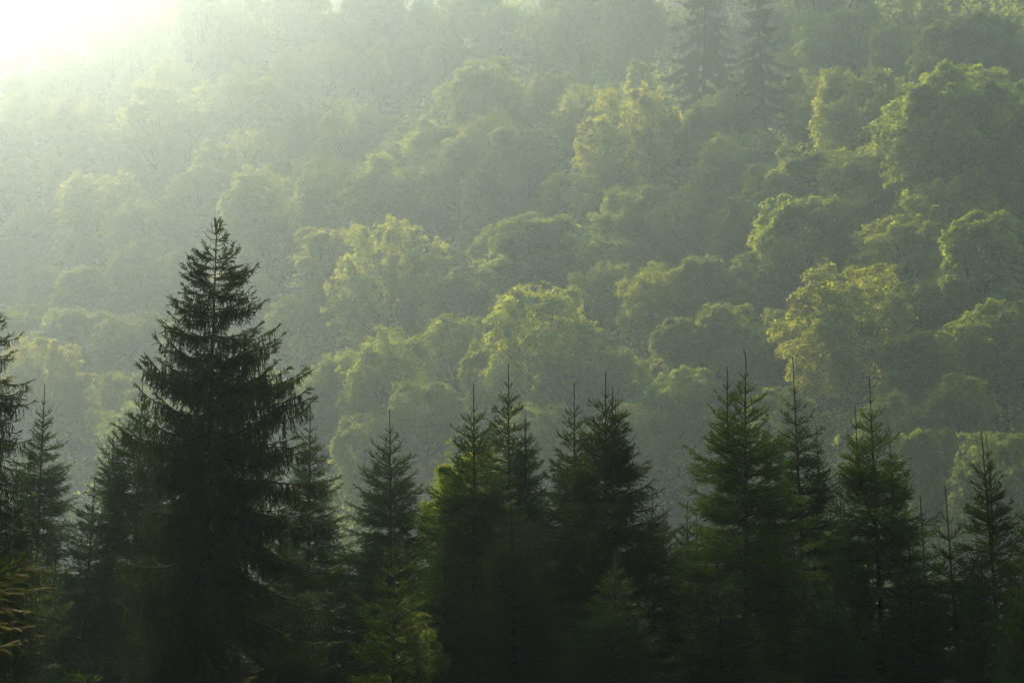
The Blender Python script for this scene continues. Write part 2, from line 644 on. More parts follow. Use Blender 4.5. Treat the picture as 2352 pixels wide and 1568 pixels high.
    # leading shoots
    for tx, ty, tz, ld, main in tops:
        zz = np.linspace(tz - ld * 1.1, tz, 7)
        xx = tx + lead_curl * np.sin((zz - zz[0]) / ld * 3.2)
        LP = np.stack([xx, np.full(7, ty), zz], 1)
        A_.append(LP[:-1])
        B_.append(LP[1:])
    A_L = A_
    W_L = [2.0 if (i in heavy or len(a) == 6) else 1.0 for i, a in enumerate(A_)]
    A_ = np.concatenate(A_)
    B_ = np.concatenate(B_)
    wgt = np.concatenate([np.full(len(a), w) for a, w in zip(A_L, W_L)])
    hv = wgt > 1.5
    V1, F1 = merge([needles(A_[~hv], B_[~hv], dens, nlen, nwid, rng), needles(A_[hv], B_[hv], dens * 2.4, nlen, nwid * 1.1, rng)])
    # the thin shoot itself, as a green core among the needles
    V2, F2 = seg_prisms(A_, B_, 0.0085 * nlen / 0.030, 0.007 * nlen / 0.030)
    V3 = V2
    F3 = np.concatenate([F2[:, [0, 1, 2]], F2[:, [0, 2, 3]]])
    V, F = merge([(V1, F1), (V3, F3)])
    crown = make_mesh("crown", V, F, M_NEEDLE)
    # wood
    zz = np.concatenate([np.linspace(-0.6, H - leader, 14), np.linspace(H - leader, H, 5)[1:]])
    rad = np.maximum(0.015, 0.0105 * (H - zz) + 0.006)
    xx = np.where(zz > H - leader * 1.1, lead_curl * np.sin(np.clip((zz - (H - leader * 1.1)) / leader, 0, 1.1) * 3.2), 0)
    paths = [(np.stack([xx, 0 * zz, zz], 1), rad)]
    for tx, ty, tz, ld, main in tops[1:]:
        zb = tz - 2.6
        P = resample([[0, 0, zb - 0.6], [tx * 0.7, ty * 0.7, zb], [tx, ty, zb + 0.7], [tx, ty, tz]], 10)
        paths.append((P, np.linspace(0.03, 0.009, 10)))
    for i in range(nb):
        paths.append((B[i], np.linspace(0.008 + 0.008 * seg[i], 0.005, 10)))
    V, F = tubes(paths, 5)
    trunk = make_mesh("trunk", V, F, M_SBARK, True)
    return dict(crown=crown, trunk=trunk, H=H, W=2 * wmax)


NEEDLE = (0.017, 0.046, 0.015)
NEEDLE_LIGHT = (0.031, 0.070, 0.018)
NEEDLE_OLIVE = (0.019, 0.040, 0.013)


def plant(mesh, name, label, cat, loc, group, color, rz=0.0, scale=(1, 1, 1), lean=0.0):
    t = thing(name, label, cat, loc, rz, group)
    t.scale = scale
    lr = random.Random(int(loc[0] * 977 + loc[1] * 131))
    t.rotation_euler = (lr.uniform(-lean, lean), lr.uniform(-lean, lean), rz)
    part("trunk", mesh["trunk"], t)
    part("crown", mesh["crown"], t, color)
    return t


NEAR = 0.45                # the front row is drawn up at full size, then stands at this scale


def foot(X, Y, dist):
    p = at(X, Y, dist * NEAR)
    zb = float(terrain(p[0], p[1])) - 0.15
    return p, np.array([p[0], p[1], zb])


# --- the tall spruce left of centre: its big boughs follow the photograph
def cA(x, y): return (x / 2.9257, 516.8 + y / 2.9257)
def cT(x, y): return (287.1 + x / 5.0573, 493.8 + y / 5.0573)
def cL(x, y): return (x / 2.9257, 1033.6 + y / 2.9257)


MAIN_D = 42.0
MAIN_BOUGHS = [
    [cT(1050, 215), cT(1052, 150), cT(1050, 60)], [cT(1050, 215), cT(1070, 150), cT(1075, 68)],
    [cT(1050, 225), cT(1095, 170), cT(1105, 80)], [cT(1050, 230), cT(1108, 170), cT(1132, 60)],
    [cT(1050, 225), cT(1012, 185), cT(1003, 95)], [cT(1050, 225), cT(1000, 205), cT(955, 168)],
    [cT(1048, 295), cT(970, 270), cT(935, 210)], [cT(1048, 330), cT(1000, 310), cT(980, 262)],
    [cT(1050, 300), cT(1140, 265), cT(1190, 210)], [cT(1050, 296), cT(1095, 250), cT(1112, 195)],
    [cT(1050, 318), cT(1150, 290), cT(1186, 238)], [cT(1048, 360), cT(1120, 355), cT(1160, 325)],
    [cT(1048, 420), cT(1000, 395), cT(985, 345)], [cT(1048, 410), cT(1120, 400), cT(1150, 365)],
    [cT(1046, 500), cT(985, 460), cT(945, 390), cT(935, 315)],
    [cT(1050, 520), cT(1130, 510), cT(1195, 465), cT(1240, 390), cT(1262, 310)],
    [cT(1050, 560), cT(1180, 530), cT(1275, 460), cT(1335, 365)],
    [cT(1046, 540), cT(920, 505), cT(840, 440), cT(780, 400)], [cT(1046, 520), cT(900, 490), cT(825, 410)],
    [cT(1046, 620), cT(900, 600), cT(780, 530), cT(755, 470)], [cT(1046, 700), cT(880, 680), cT(770, 620), cT(738, 485)],
    [cT(1050, 620), cT(1200, 630), cT(1300, 605), cT(1375, 570)],
    [cT(1050, 760), cT(1200, 745), cT(1330, 705), cT(1460, 670), cT(1548, 562)],
    [cT(1050, 740), cT(1250, 720), cT(1390, 680), cT(1405, 608)],
    [cT(1046, 810), cT(880, 760), cT(720, 660), cT(665, 565)], [cT(1046, 850), cT(850, 790), cT(720, 740), cT(672, 685)],
    [cT(1046, 930), cT(850, 930), cT(710, 880), cT(660, 795)], [cT(1046, 1000), cT(830, 1000), cT(700, 940), cT(664, 900)],
    [cT(1050, 830), cT(1250, 815), cT(1400, 770), cT(1450, 700)],
    [cT(1050, 960), cT(1250, 960), cT(1400, 930), cT(1475, 825)], [cT(1050, 1000), cT(1250, 990), cT(1430, 960), cT(1500, 895)],
    [cT(1040, 1140), cT(830, 1135), cT(640, 1110), cT(545, 1020), cT(515, 925)],
    [cT(1040, 1090), cT(800, 1080), cT(660, 1030), cT(575, 965)],
    [cT(1040, 1240), cT(720, 1222), cT(550, 1215), cT(515, 1140)],
    [cT(1050, 1150), cT(1200, 1155), cT(1430, 1130), cT(1560, 1070), cT(1640, 980)],
    [cT(1050, 1100), cT(1230, 1090), cT(1330, 1030), cT(1400, 990)],
    [cA(1400, 770), cA(1200, 740), cA(1110, 690), cA(1065, 635)],
    [cA(1410, 920), cA(1310, 905), cA(1150, 860), cA(1070, 800), cA(1040, 745)],
    [cA(1400, 1000), cA(1180, 985), cA(1090, 930), cA(1062, 890)],
    [cA(1420, 760), cA(1560, 763), cA(1710, 780), cA(1850, 705), cA(1890, 660)],
    [cA(1430, 940), cA(1580, 895), cA(1720, 825), cA(1860, 790), cA(1922, 720)],
    [cA(1430, 960), cA(1700, 920), cA(1800, 885), cA(1862, 830)],
    [cA(1430, 1085), cA(1680, 1060), cA(1820, 975), cA(1866, 900)],
    [cA(1420, 1085), cA(1240, 1080), cA(1070, 1050), cA(965, 985), cA(915, 930)],
    [cA(1420, 1080), cA(1180, 1072), cA(1030, 1030), cA(985, 960), cA(964, 885)],
    [cA(1420, 1325), cA(1280, 1290), cA(1100, 1225), cA(960, 1140), cA(900, 1058)],
    [cA(1440, 1110), cA(1650, 1105), cA(1850, 1090), cA(2030, 1040), cA(2105, 968)],
    [cA(1440, 1130), cA(1700, 1100), cA(1960, 1050), cA(2076, 950)],
    [cA(1440, 1250), cA(1640, 1240), cA(1850, 1215), cA(2030, 1150), cA(2092, 1085)],
    [cA(1440, 1440), cA(1700, 1390), cA(1950, 1310), cA(2070, 1235), cA(2132, 1145)],
    [cA(1440, 1480), cA(1700, 1490), cA(1900, 1460), cA(2003, 1420)],
    [cA(1420, 1510), cA(1150, 1505), cA(990, 1480), cA(860, 1430), cA(800, 1370)],
    [cA(1420, 1420), cA(1130, 1410), cA(960, 1350), cA(860, 1260)],
    [cL(1450, 20), cL(1700, 45), cL(1850, 45), cL(2050, 25), cL(2125, -30)],
    [cL(1450, 190), cL(1700, 200), cL(2000, 235), cL(2200, 225), cL(2300, 172)],
    [cL(1450, 330), cL(1700, 420), cL(1950, 470), cL(2080, 430), cL(2170, 375)],
    [cL(1450, 440), cL(1750, 520), cL(2050, 525), cL(2240, 490), cL(2320, 440)],
    [cL(1450, 480), cL(1700, 600), cL(1900, 750), cL(2060, 845), cL(2210, 845), cL(2338, 790)],
    [cL(1450, 760), cL(1750, 900), cL(1950, 1030), cL(2080, 1085), cL(2230, 1105), cL(2330, 1045)],
    [cL(1450, 1000), cL(1800, 1200), cL(2050, 1300), cL(2200, 1320), cL(2300, 1285)],
    [cL(1440, 90), cL(1150, 120), cL(980, 180), cL(880, 120), cL(805, 80)],
    [cL(1440, 400), cL(1160, 460), cL(950, 440), cL(850, 430), cL(780, 380)],
    [cL(1440, 560), cL(1150, 600), cL(1000, 590), cL(880, 560), cL(850, 520)],
    [cL(1440, 740), cL(1200, 780), cL(1000, 812), cL(850, 775), cL(757, 695)],
    [cL(1440, 920), cL(1200, 960), cL(1000, 975), cL(850, 960), cL(752, 895)],
    [cL(1440, 1020), cL(1150, 1080), cL(950, 1120), cL(830, 1060), cL(765, 1005)],
    [cL(1440, 1260), cL(1200, 1300), cL(1050, 1325), cL(900, 1318), cL(803, 1272)],
    [cL(1440, 1400), cL(1150, 1440), cL(950, 1450), cL(800, 1430), cL(675, 1385)],
]
rng0 = np.random.default_rng(5)
pt, pb = foot(497, 540, MAIN_D)

bl = []
for b in MAIN_BOUGHS:
    dy = rng0.uniform(-1.1, 1.1)
    q = np.linspace(0, 1, len(b))
    span = abs(b[-1][0] - b[0][0]) / 200.0
    bl.append([(at(X, Y, (MAIN_D + dy * f * span) * NEAR) - pb) / NEAR for (X, Y), f in zip(b, q)])
for b in list(bl):
    reach = abs(b[-1][0] - b[0][0])
    if reach < 0.55:
        continue
    for q in range(2 if reach > 1.3 else 1):
        a = rng0.uniform(0.25, 0.8) * (1 if q % 2 else -1)
        s = rng0.uniform(0.72, 1.0)
        c = [p - b[0] for p in b]
        bl.append([b[0] + np.array([0, 0, rng0.uniform(-0.08, 0.08)]) + s * np.array([p[0] * math.cos(a) - p[1] * math.sin(a), p[0] * math.sin(a) + p[1] * math.cos(a), p[2]]) for p in c])
main_mesh = spruce(11, (pt[2] - pb[2]) / NEAR, 0.52, 3.1, old=True, zmin=0.6, boughs=bl, dens=60, nlen=0.032, nwid=0.011,
                   leader=0.5, step=0.44, fill=0.68, twig_d=36, bough_d=1.2)
plant(main_mesh, "spruce", "tallest dark spruce left of centre, with hanging curtain twigs on upswept boughs", "tree", pb, None, NEEDLE_OLIVE, scale=(NEAR,) * 3)

GROUP_F = "spruces standing in the foreground"
# X, Y of the tip, distance, slope of the sides, widest half-width, side tips (dX, dY), settings, label
FRONT = [
    (-42, 610, 37, 0.42, 2.3, [], dict(old=True, fill=1.0, seed=21, twig_d=28, dens=52, leader=0.5), NEEDLE_OLIVE,
     "drooping dark spruce cut off by the left edge of the view"),
    (107, 885, 60, 0.42, 1.5, [], dict(seed=22), NEEDLE, "slim grey-green spruce with a long bare leader beside the left edge spruce"),
    (322, 872, 57, 0.52, 2.3, [(-55, 90)], dict(seed=23), NEEDLE, "misty spruce half hidden behind the left side of the tallest spruce"),
    (725, 915, 58, 0.40, 2.0, [], dict(seed=24), NEEDLE, "thin misty spruce showing behind the right side of the tallest spruce"),
    (915, 938, 53, 0.50, 2.0, [], dict(seed=25), NEEDLE, "spruce standing alone in the mist gap right of the tallest spruce"),
    (1095, 884, 46, 0.48, 2.3, [], dict(seed=26), NEEDLE, "spruce with bare leader in front of the yellow birch"),
    (1171, 832, 50, 0.42, 2.0, [(40, 115)], dict(seed=27), NEEDLE, "tall green spruce just right of the yellow birch"),
    (1316, 874, 48, 0.40, 1.5, [], dict(seed=28, leader=1.0), NEEDLE_OLIVE, "sparse spruce with a long thin leader left of the broadest dark spruce"),
    (1378, 848, 45, 0.54, 2.7, [(24, 62), (14, 40)], dict(seed=29), NEEDLE_OLIVE, "broadest dark spruce at the centre with several clustered tips"),
    (1690, 802, 44, 0.50, 2.4, [(-42, 38)], dict(seed=30, lead_curl=0.03), NEEDLE_LIGHT, "twin tipped spruce, tallest of the spruces right of centre"),
    (1837, 820, 47, 0.34, 1.5, [(45, 160)], dict(seed=31, leader=1.05), NEEDLE, "narrow spruce with long straight leader right of the twin tipped one"),
    (2006, 864, 45, 0.46, 1.9, [(-40, 72), (45, 140)], dict(seed=32), NEEDLE_LIGHT, "bright green spruce with three tips toward the right"),
    (2280, 988, 43, 0.38, 1.4, [(8, 6)], dict(seed=33), NEEDLE_OLIVE, "olive spruce with paired leaders near the right edge"),
    (2192, 1113, 44, 0.40, 1.2, [], dict(seed=34, leader=1.0), NEEDLE_OLIVE, "small thin spruce just left of the paired leader spruce"),
    (2345, 1085, 40, 0.42, 1.3, [], dict(seed=35), NEEDLE_OLIVE, "spruce cut off by the right edge of the view"),
    (2122, 1140, 46, 0.36, 1.0, [], dict(seed=36), NEEDLE, "short spruce filling the gap right of the three tipped spruce"),
    (908, 1208, 39, 0.42, 1.25, [], dict(seed=37, leader=0.35), (0.028, 0.060, 0.016), "young spruce standing low in front of the lone mist gap spruce"),
    (202, 1092, 56, 0.50, 1.8, [], dict(seed=38), NEEDLE, "pale spruce low in the gap left of the tallest spruce"),
    (64, 1200, 50, 0.55, 1.6, [], dict(seed=39), NEEDLE_LIGHT, "sunlit pale spruce low behind the left edge spruce"),
    (1225, 966, 49, 0.30, 0.9, [], dict(seed=40), NEEDLE, "slender spruce squeezed in beside the tall green centre spruce"),
    (207, 1500, 34, 0.55, 0.7, [], dict(seed=41, leader=0.3), NEEDLE_LIGHT, "small bright sapling spruce at the foot of the tallest spruce"),
]
META = []
front_mesh = []
for X, Y, d, sl, wm, st, kw, colr, lab in FRONT:
    kw = dict(kw)
    sd = kw.pop("seed")
    pt, pb = foot(X, Y, d)
    H = (pt[2] - pb[2]) / NEAR
    k = HW / 1176 * d
    sides = [(dx * k, random.Random(sd + dx).uniform(-0.4, 0.4), H - dy2 * k) for dx, dy2 in st]
    me = spruce(sd, H, sl, wm, zmin=max(0.3, min(1.0, H * 0.1)), side_tops=sides, **kw)
    front_mesh.append(me)
    plant(me, "spruce", lab, "tree", pb, GROUP_F, colr, scale=(NEAR,) * 3, lean=0.025)

# dark spruces closing the lower part of the row, copies of the ones above
FILL = [
    (790, 1265, 54, 4, "shady spruce behind the low young spruce on its left"),
    (640, 1190, 50, 5, "shady spruce tucked behind the lower right boughs of the tallest spruce"),
    (1010, 1190, 44, 5, "shady spruce below the yellow birch leaves"),
    (1190, 1130, 42, 6, "dark spruce in front, below the tall green centre spruce"),
    (1290, 1120, 52, 7, "dark spruce in the dip left of the broadest dark spruce"),
    (1490, 1130, 47, 8, "dark spruce leaning on the right side of the broadest dark spruce"),
    (1580, 1150, 49, 9, "shady spruce left of and below the twin tipped spruce"),
    (1760, 1080, 51, 10, "shady spruce between the twin tipped and the long leader spruce"),
    (1915, 1090, 50, 11, "shady spruce between the long leader and three tipped spruces"),
    (2080, 1210, 43, 10, "dark spruce in front, below the three tipped spruce"),
    (2240, 1250, 41, 12, "dark spruce in front, below the paired leader spruce"),
    (390, 1130, 52, 2, "shady spruce behind the lower left boughs of the tallest spruce"),
    (110, 1290, 54, 17, "dim spruce at lower left, under the sunlit pale spruce"),
    (250, 1230, 60, 2, "dim misty spruce in the gap at lower left"),
    (1400, 1260, 39, 5, "nearly black spruce in front of the broadest dark spruce"),
    (1660, 1290, 39, 6, "nearly black spruce in front of the twin tipped spruce"),
    (1900, 1300, 40, 10, "nearly black spruce in front of the long leader spruce"),
    (2330, 1300, 38, 12, "nearly black spruce at the lower right corner"),
]
for n_, (X, Y, d, src, lab) in enumerate(FILL):
    pt, pb = foot(X, Y, d)
    H = pt[2] - pb[2]
    me = front_mesh[src]
    s = H / me["H"]
    sw = max(s, 0.75 * NEAR)
    plant(me, "spruce", lab, "tree", pb, GROUP_F, NEEDLE if n_ % 3 else NEEDLE_OLIVE, rz=1.3 * n_ + 0.7, scale=(sw, sw, s), lean=0.03)

# --- the spruce near the camera whose boughs reach in at the left edge
near_d = 6.5
pn = at(-330, 1250, near_d)
zb = float(terrain(pn[0], pn[1])) - 0.1
pbn = np.array([pn[0], pn[1], zb])
NB = [[(-330, 1400), (-150, 1370), (0, 1318), (55, 1290), (97, 1282)], [(-330, 1400), (-140, 1390), (0, 1335), (60, 1350), (100, 1308)],
      [(-330, 1440), (-120, 1370), (-10, 1345), (50, 1352), (82, 1360)], [(-330, 1470), (-120, 1400), (-20, 1380), (25, 1400), (40, 1425)],
      [(-330, 1500), (-120, 1440), (-30, 1430), (10, 1440), (26, 1448)], [(-330, 1560), (-120, 1500), (-30, 1480), (10, 1490), (24, 1500)]]
nbl = []
for q, b in enumerate(NB):
    dy = rng0.uniform(-0.5, 0.5)
    nbl.append([(at(X, Y, near_d + dy * f) - pbn) / 0.55 for (X, Y), f in zip(b, np.linspace(0, 1, len(b)))])
near_mesh = spruce(61, 4.6, 0.12, 0.25, zmin=0.5, boughs=nbl, dens=260, nlen=0.020, nwid=0.0035, leader=0.4, step=0.5, twig_d=10)
plant(near_mesh, "spruce", "near blurred spruce reaching yellow-lit shoots in at the left edge", "tree", pbn, None, (0.024, 0.042, 0.009), scale=(0.55,) * 3)

# --- yellow birch among the spruces, and a yellow-leaved shrub lower down
birch = broadleaf(71, 9.5, 2.9, 1.2, 'tall', 46, 90, 18, 0.042, 0.15)
pt, pb = foot(1062, 975, 52)
plant(birch, "birch_tree", "yellow-green birch with golden leaves between the centre spruces", "tree", pb, None, (0.066, 0.10, 0.016),
      scale=(NEAR, NEAR, (pt[2] - pb[2]) / 9.5))
pt, pb = foot(965, 1395, 42)
plant(birch, "shrub", "yellow-leaved shrub low beside the low young spruce", "shrub", pb, None, (0.05, 0.07, 0.014), rz=2.0,
      scale=(0.5 * NEAR, 0.5 * NEAR, (pt[2] - pb[2]) / 9.5))

# ------------------------------------------------------------------ trees of the far slope
KIND['conifer'] = [spruce(81, 24, 0.30, 4.2, old=False, zmin=3, dens=9, nlen=0.20, nwid=0.07, leader=0.9, step=0.9, twig_d=5)]
KIND['hanging'] = [spruce(82, 30, 0.50, 5.2, old=True, zmin=4, dens=22, nlen=0.15, nwid=0.07, leader=0.8, step=1.9, twig_d=15)]
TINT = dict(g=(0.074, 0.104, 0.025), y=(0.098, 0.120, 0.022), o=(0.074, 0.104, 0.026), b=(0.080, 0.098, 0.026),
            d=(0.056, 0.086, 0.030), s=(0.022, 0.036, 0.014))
GROUP_B = "broadleaf trees on the far slope"
# X, Y of the crown top, width of the crown on the 2352 px photograph, kind, tint, own label ('' = worded from its neighbours)
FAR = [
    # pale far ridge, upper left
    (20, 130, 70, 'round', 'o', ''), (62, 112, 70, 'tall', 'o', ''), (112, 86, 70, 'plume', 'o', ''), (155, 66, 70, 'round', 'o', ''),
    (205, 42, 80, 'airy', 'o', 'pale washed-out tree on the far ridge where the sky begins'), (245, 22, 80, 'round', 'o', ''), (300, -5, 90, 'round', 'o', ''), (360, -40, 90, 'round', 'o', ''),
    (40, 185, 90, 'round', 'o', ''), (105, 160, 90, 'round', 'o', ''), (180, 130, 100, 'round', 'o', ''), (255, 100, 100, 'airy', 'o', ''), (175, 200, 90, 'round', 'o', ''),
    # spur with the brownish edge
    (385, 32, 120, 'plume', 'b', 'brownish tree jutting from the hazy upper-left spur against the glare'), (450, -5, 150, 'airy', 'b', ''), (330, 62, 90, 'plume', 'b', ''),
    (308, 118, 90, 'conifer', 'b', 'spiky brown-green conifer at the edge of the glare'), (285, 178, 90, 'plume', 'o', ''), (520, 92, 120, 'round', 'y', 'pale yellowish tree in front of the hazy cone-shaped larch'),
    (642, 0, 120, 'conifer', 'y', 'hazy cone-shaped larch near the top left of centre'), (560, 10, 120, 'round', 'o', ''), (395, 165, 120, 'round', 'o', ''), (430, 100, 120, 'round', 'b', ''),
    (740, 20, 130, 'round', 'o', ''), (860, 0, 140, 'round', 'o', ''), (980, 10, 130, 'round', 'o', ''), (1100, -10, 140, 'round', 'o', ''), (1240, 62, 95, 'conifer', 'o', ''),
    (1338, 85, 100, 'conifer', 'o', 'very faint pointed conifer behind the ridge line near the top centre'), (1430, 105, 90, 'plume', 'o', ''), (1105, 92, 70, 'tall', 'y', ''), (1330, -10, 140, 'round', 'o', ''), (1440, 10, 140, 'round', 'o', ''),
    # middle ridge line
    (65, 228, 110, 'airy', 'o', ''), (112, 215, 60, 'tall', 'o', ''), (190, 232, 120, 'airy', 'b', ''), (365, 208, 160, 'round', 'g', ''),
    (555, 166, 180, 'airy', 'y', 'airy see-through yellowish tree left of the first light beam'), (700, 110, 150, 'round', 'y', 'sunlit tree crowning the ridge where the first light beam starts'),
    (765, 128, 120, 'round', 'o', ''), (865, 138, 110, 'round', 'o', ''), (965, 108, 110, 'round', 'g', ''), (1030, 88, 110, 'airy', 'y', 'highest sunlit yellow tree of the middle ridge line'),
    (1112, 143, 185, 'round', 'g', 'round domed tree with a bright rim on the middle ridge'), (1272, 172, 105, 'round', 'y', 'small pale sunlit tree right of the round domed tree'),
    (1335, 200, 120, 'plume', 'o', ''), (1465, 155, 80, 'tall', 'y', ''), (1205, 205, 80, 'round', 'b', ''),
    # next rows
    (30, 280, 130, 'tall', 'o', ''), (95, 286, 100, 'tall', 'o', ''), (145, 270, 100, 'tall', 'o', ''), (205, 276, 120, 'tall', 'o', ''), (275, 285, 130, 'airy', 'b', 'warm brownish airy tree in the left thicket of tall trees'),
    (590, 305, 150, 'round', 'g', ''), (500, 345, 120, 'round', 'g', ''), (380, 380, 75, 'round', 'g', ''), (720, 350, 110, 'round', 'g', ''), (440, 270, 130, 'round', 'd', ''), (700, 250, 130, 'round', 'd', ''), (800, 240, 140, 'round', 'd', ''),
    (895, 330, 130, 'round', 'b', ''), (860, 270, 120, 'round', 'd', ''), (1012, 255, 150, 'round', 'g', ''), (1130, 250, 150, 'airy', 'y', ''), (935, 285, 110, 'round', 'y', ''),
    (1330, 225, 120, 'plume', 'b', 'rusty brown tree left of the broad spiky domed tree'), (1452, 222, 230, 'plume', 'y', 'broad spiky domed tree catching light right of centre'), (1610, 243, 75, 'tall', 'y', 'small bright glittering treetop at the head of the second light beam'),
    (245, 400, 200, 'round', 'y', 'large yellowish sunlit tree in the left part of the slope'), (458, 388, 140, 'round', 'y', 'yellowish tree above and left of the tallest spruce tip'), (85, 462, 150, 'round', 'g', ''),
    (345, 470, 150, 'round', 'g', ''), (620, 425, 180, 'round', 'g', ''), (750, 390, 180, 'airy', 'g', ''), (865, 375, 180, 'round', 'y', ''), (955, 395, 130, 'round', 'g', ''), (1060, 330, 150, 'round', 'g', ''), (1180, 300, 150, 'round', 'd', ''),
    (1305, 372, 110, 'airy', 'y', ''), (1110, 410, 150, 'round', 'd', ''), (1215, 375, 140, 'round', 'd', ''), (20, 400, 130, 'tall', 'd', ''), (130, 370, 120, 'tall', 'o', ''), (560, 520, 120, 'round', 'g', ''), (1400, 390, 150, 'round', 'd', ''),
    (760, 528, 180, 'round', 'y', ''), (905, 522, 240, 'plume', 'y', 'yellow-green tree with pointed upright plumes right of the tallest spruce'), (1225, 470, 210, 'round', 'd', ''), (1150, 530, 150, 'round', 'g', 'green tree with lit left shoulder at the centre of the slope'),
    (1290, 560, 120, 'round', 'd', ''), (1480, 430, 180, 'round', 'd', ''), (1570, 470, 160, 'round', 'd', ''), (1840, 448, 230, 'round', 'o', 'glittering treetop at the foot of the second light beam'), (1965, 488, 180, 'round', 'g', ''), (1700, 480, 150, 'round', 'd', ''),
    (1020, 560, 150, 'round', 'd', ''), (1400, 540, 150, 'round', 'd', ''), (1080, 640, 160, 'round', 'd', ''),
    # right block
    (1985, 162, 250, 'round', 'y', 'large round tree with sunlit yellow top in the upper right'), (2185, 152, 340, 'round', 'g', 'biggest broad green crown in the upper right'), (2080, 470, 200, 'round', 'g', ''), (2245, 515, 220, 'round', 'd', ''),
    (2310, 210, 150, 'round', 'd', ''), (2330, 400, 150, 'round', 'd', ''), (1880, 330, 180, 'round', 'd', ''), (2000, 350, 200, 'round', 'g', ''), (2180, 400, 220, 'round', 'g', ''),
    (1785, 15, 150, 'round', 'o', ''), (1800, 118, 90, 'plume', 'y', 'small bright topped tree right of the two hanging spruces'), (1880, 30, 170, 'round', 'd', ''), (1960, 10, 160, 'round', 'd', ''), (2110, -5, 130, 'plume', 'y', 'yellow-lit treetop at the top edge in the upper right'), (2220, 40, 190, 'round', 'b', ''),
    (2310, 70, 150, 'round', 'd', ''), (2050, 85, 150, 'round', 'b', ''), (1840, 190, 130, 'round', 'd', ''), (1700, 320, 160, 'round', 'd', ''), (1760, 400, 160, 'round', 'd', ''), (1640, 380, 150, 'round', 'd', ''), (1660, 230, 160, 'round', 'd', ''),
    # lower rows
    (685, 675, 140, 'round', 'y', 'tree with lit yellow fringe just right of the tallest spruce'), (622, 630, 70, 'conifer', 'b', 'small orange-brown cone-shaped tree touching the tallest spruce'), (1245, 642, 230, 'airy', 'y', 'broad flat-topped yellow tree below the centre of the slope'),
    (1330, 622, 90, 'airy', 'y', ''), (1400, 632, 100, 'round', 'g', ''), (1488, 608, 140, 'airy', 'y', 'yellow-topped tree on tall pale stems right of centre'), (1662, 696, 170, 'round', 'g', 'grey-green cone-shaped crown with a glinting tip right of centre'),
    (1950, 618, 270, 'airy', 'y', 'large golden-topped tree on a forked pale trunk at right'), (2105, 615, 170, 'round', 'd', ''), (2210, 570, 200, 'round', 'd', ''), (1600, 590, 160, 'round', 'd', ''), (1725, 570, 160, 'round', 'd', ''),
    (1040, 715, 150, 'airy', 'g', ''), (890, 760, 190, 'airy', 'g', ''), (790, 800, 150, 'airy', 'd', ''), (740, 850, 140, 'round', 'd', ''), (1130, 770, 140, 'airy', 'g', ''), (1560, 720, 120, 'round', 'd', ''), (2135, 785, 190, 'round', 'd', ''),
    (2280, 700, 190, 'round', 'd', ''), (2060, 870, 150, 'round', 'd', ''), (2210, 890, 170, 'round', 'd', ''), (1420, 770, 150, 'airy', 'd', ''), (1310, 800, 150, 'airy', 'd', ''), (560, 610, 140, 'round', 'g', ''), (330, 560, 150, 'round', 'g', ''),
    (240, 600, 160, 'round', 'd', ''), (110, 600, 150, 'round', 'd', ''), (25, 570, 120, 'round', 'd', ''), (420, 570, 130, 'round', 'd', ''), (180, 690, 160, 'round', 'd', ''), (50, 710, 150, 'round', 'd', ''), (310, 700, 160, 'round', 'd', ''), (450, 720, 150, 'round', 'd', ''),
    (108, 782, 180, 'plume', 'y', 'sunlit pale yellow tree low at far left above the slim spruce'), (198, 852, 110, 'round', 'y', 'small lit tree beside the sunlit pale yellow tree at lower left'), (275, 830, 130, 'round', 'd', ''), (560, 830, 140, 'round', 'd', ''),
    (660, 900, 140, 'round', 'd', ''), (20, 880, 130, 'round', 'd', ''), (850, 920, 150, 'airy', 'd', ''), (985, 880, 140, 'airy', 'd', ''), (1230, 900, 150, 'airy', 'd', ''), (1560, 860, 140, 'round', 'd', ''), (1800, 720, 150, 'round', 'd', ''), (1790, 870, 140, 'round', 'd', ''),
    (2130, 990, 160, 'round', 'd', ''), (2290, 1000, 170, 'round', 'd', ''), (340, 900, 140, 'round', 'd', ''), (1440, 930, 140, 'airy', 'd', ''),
    # the two old spruces at the top
    (1598, -170, 235, 'hanging', 's', 'tall hazy spruce with drooping branches cut by the top edge'), (1750, -70, 190, 'hanging', 's', 'second hazy drooping spruce, right beside the taller one at the top'),
]
placed = []
rng = np.random.default_rng(77)
ysamp = np.arange(112.0, 760.0, 1.0)
for q, (X, Y, w, kind, tint, lab) in enumerate(FAR):
    ms = KIND[kind]
    if not lab and kind == 'round':
        kind = ['round', 'round', 'round', 'airy', 'plume', 'round', 'tall', 'airy'][int(rng.integers(0, 8))]
        ms = KIND[kind]
    me = ms[q % len(ms)]
    d = ray(X, Y)
    k = HW / 1176
    wm = w * k * ysamp
    if kind == 'conifer':
        h = np.clip(wm * 2.4, 14, 30)
    elif kind == 'hanging':
        h = np.clip(wm * 2.8, 30, 46)
    elif kind in ('tall', 'airy'):
        h = np.clip(wm * 1.75, 13, 27)
    else:
        h = np.clip(wm * 1.5, 11, 26)
    f = terrain(d[0] * ysamp, ysamp) + h - d[2] * ysamp
    up_ = np.nonzero((f[1:] > 0) & (f[:-1] <= 0))[0]
    if len(up_) == 0:
        print("no place for far tree", q, X, Y, kind)
        continue
    y = ysamp[up_[0] + 1]
    x = d[0] * y
    wt, ht = w * k * y, h[up_[0] + 1]
    if not lab and kind != 'conifer':
        wt *= rng.uniform(0.85, 1.3)
        ht *= rng.uniform(0.92, 1.12)
    placed.append((X, Y, w, kind, tint, lab, x, y, wt, ht, me, q))

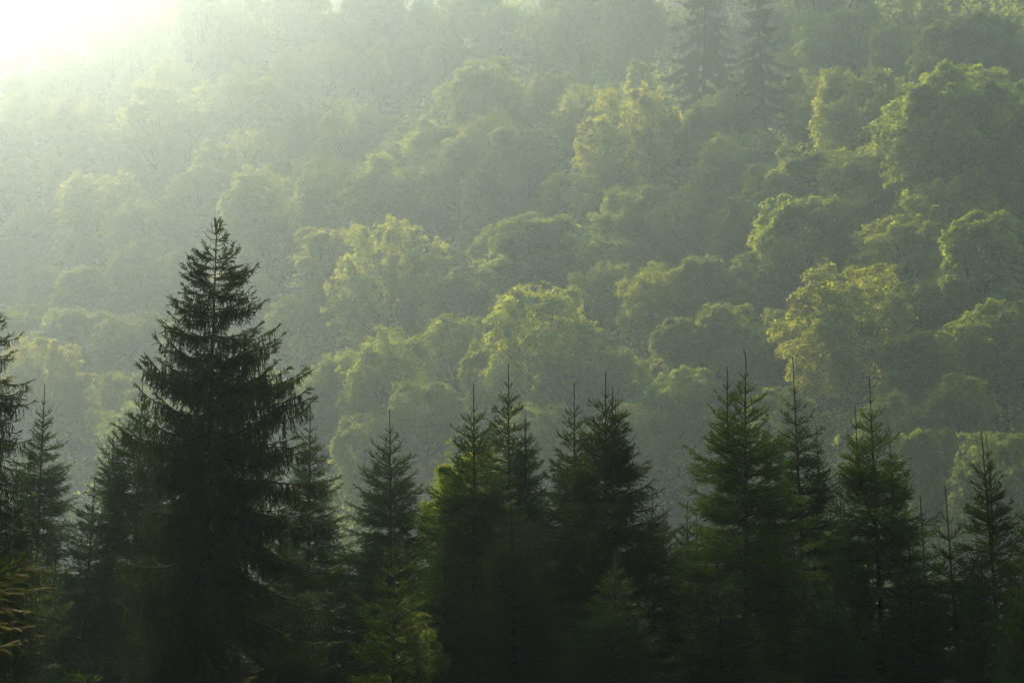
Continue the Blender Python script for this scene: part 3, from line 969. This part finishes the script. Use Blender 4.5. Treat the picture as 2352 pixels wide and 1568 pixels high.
# tall trees added atop the slope, mostly out of view, to split the sunlight
rng3 = random.Random(5)
for q2, (X, Y, wt, ht) in enumerate([(430, 60, 15, 60), (480, 60, 15, 62), (640, 70, 16, 62), (690, 80, 16, 64), (850, 90, 15, 62), (900, 90, 15, 60), (1040, 130, 17, 62),
                                     (1100, 140, 16, 60), (1310, 170, 16, 60), (1375, 180, 16, 58), (1440, 170, 14, 54), (1870, 230, 16, 52), (1950, 200, 15, 50)]):
    d = ray(X, Y)
    ys2 = np.arange(120.0, 441.0)
    f = np.nonzero(terrain(d[0] * ys2, ys2) > d[2] * ys2)[0]
    y = ys2[f[0]] if len(f) else 440.0
    placed.append((X, -200, 120, 'tall', 'd', '', d[0] * y, y, wt, ht, KIND['tall'][0], 1000 + q2))

ADJ = dict(g="green", y="yellow-green", o="olive", b="brownish", d="dull green", s="dark")
SHAPE = dict(round="round-crowned", airy="open-crowned", plume="spiky-topped", tall="slender", conifer="pointed conifer", hanging="drooping")
marks = [p for p in placed if p[5]]
SHORT = {p[11]: p[5] for p in marks}
used = set()


def where(dx, dy):
    a = math.degrees(math.atan2(-dy, dx)) % 360
    return ["right of", "up and right of", "above", "up and left of", "left of", "below and left of", "below", "below and right of"][int((a + 22.5) // 45) % 8]


def short(lab):
    w = lab.split()
    cut = [i for i, s in enumerate(w) if s in ("with", "in", "on", "at", "of", "near", "right", "left", "above", "where", "jutting", "cut", "catching", "behind", "below", "crowning", "just", "low", "beside", "touching", "against", "of", "left") and i > 2]
    return " ".join(w[:cut[0]] if cut else w)


SIZE = lambda w: "small " if w < 105 else ("broad " if w > 175 else "")
labels = {}
for p in placed:
    if p[5]:
        labels[p[11]] = p[5]
        used.add(p[5])
for p in placed:
    if p[5]:
        continue
    ms = sorted(marks, key=lambda m: (m[0] - p[0]) ** 2 + (m[1] - p[1]) ** 2)
    look = SIZE(p[2]) + ADJ[p[4]] + " " + SHAPE[p[3]] + ("" if p[3] == 'conifer' else " tree")
    if p[11] >= 1000:
        look = "added light-blocking tree at the top edge,"
    best = None
    for m in ms[:4]:
        c = f"{look} {where(p[0] - m[0], p[1] - m[1])} the {short(m[5])}"
        if len(c.split()) <= 15 and c not in used:
            best = c
            break
    if best is None:
        for a in range(4):
            for b in range(a + 1, 5):
                c = f"{look} between the {short(ms[a][5])} and the {short(ms[b][5])}"
                if best is None and c not in used and len(c.split()) <= 16:
                    best = c
    if best is None:
        m = ms[0]
        best = f"{look} {where(p[0] - m[0], p[1] - m[1])} the {short(m[5])}, {'further' if p[0] > m[0] else 'nearer'} one"
        best = " ".join(best.split()[:16])
        n2 = 1
        while best in used:
            best = f"{['second', 'third', 'fourth', 'fifth', 'sixth'][n2 - 1]} " + " ".join(f"{look} {where(p[0] - m[0], p[1] - m[1])} the {short(m[5])}".split()[:15])
            n2 += 1
    used.add(best)
    labels[p[11]] = best

top_z = 0
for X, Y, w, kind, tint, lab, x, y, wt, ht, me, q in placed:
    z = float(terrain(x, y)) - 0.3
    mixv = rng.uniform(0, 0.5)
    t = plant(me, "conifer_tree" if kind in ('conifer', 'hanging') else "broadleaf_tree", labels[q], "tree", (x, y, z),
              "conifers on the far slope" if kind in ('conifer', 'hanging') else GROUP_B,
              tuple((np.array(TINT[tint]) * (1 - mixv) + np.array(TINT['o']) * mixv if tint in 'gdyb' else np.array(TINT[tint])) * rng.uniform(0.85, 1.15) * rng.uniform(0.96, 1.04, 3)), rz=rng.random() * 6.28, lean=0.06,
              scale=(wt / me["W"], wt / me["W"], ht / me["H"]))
    top_z = max(top_z, z + ht)

# ------------------------------------------------------------------ undergrowth between the trees
nB = 2600
bx, by = [], []
while len(bx) < nB:
    y = 112 + 560 * rng.random() ** 1.6
    x = rng.uniform(-0.36, 0.36) * y
    bx.append(x)
    by.append(y)
bx = np.array(bx)
by = np.array(by)
bz = terrain(bx, by)
br = rng.uniform(1.6, 3.6, nB) * np.clip(by / 200, 0.8, 1.6)
bh = br * rng.uniform(0.8, 1.5, nB)
per = 170
idx = np.repeat(np.arange(nB), per)
dv = norm(rng.normal(size=(nB * per, 3)) + np.array([0, 0, 0.25]))
rad = (0.55 + 0.5 * rng.random(nB * per))[:, None]
P = np.stack([bx, by, bz + bh * 0.7], 1)[idx] + dv * rad * np.stack([br, br, bh], 1)[idx]
LN = norm(dv + np.array([0, 0, 0.8]) + 0.4 * rng.normal(size=dv.shape))
V, F = leaves(P, rng.normal(size=dv.shape) + dv, LN, (0.45 + 0.35 * rng.random(nB * per)) * np.clip(by / 200, 0.8, 1.8)[idx], rng)
ug = bpy.data.objects.new("undergrowth", make_mesh("undergrowth", V, F, M_LEAF))
COL.objects.link(ug)
ug.color = (0.045, 0.07, 0.026, 1)
ug["kind"] = "stuff"
ug["label"] = "shady leafy undergrowth filling the slope between the trees"
ug["category"] = "undergrowth"

# ------------------------------------------------------------------ haze
top_z = max(top_z, float(GZ.max())) + 3
hx, hy0, hy1, hz0 = 694.0, -244.0, 984.0, float(GZ.min()) - 1.0
V = np.array([[sx * hx, yy, zz] for zz in (hz0, top_z) for sx, yy in ((-1, hy0), (1, hy0), (1, hy1), (-1, hy1))])
F = np.array([[3, 2, 1, 0], [4, 5, 6, 7], [0, 1, 5, 4], [1, 2, 6, 5], [2, 3, 7, 6], [3, 0, 4, 7]])
hm = bpy.data.materials.new("haze")
hm.use_nodes = True
hm.node_tree.nodes.clear()
ho = hm.node_tree.nodes.new("ShaderNodeOutputMaterial")
ad = hm.node_tree.nodes.new("ShaderNodeAddShader")
for q, (dn, an, cl) in enumerate((HAZE_DROPS, HAZE_FINE)):
    pv = hm.node_tree.nodes.new("ShaderNodeVolumePrincipled")
    pv.inputs["Color"].default_value = (*cl, 1)
    pv.inputs["Density"].default_value = dn
    pv.inputs["Absorption Color"].default_value = (1, 1, 1, 1)
    pv.inputs["Anisotropy"].default_value = an
    hm.node_tree.links.new(pv.outputs[0], ad.inputs[q])
hm.node_tree.links.new(ad.outputs[0], ho.inputs["Volume"])
haze = bpy.data.objects.new("haze", make_mesh("haze", V, F, hm))
COL.objects.link(haze)
haze["kind"] = "stuff"
haze["label"] = "pale morning mist filling the valley"
haze["category"] = "mist"
print("placed far trees", len(placed), "of", len(FAR), "top", round(top_z, 1), "objects", len(SC.objects),
      "tris", sum(len(o.data.polygons) for o in SC.objects if o.type == 'MESH'))
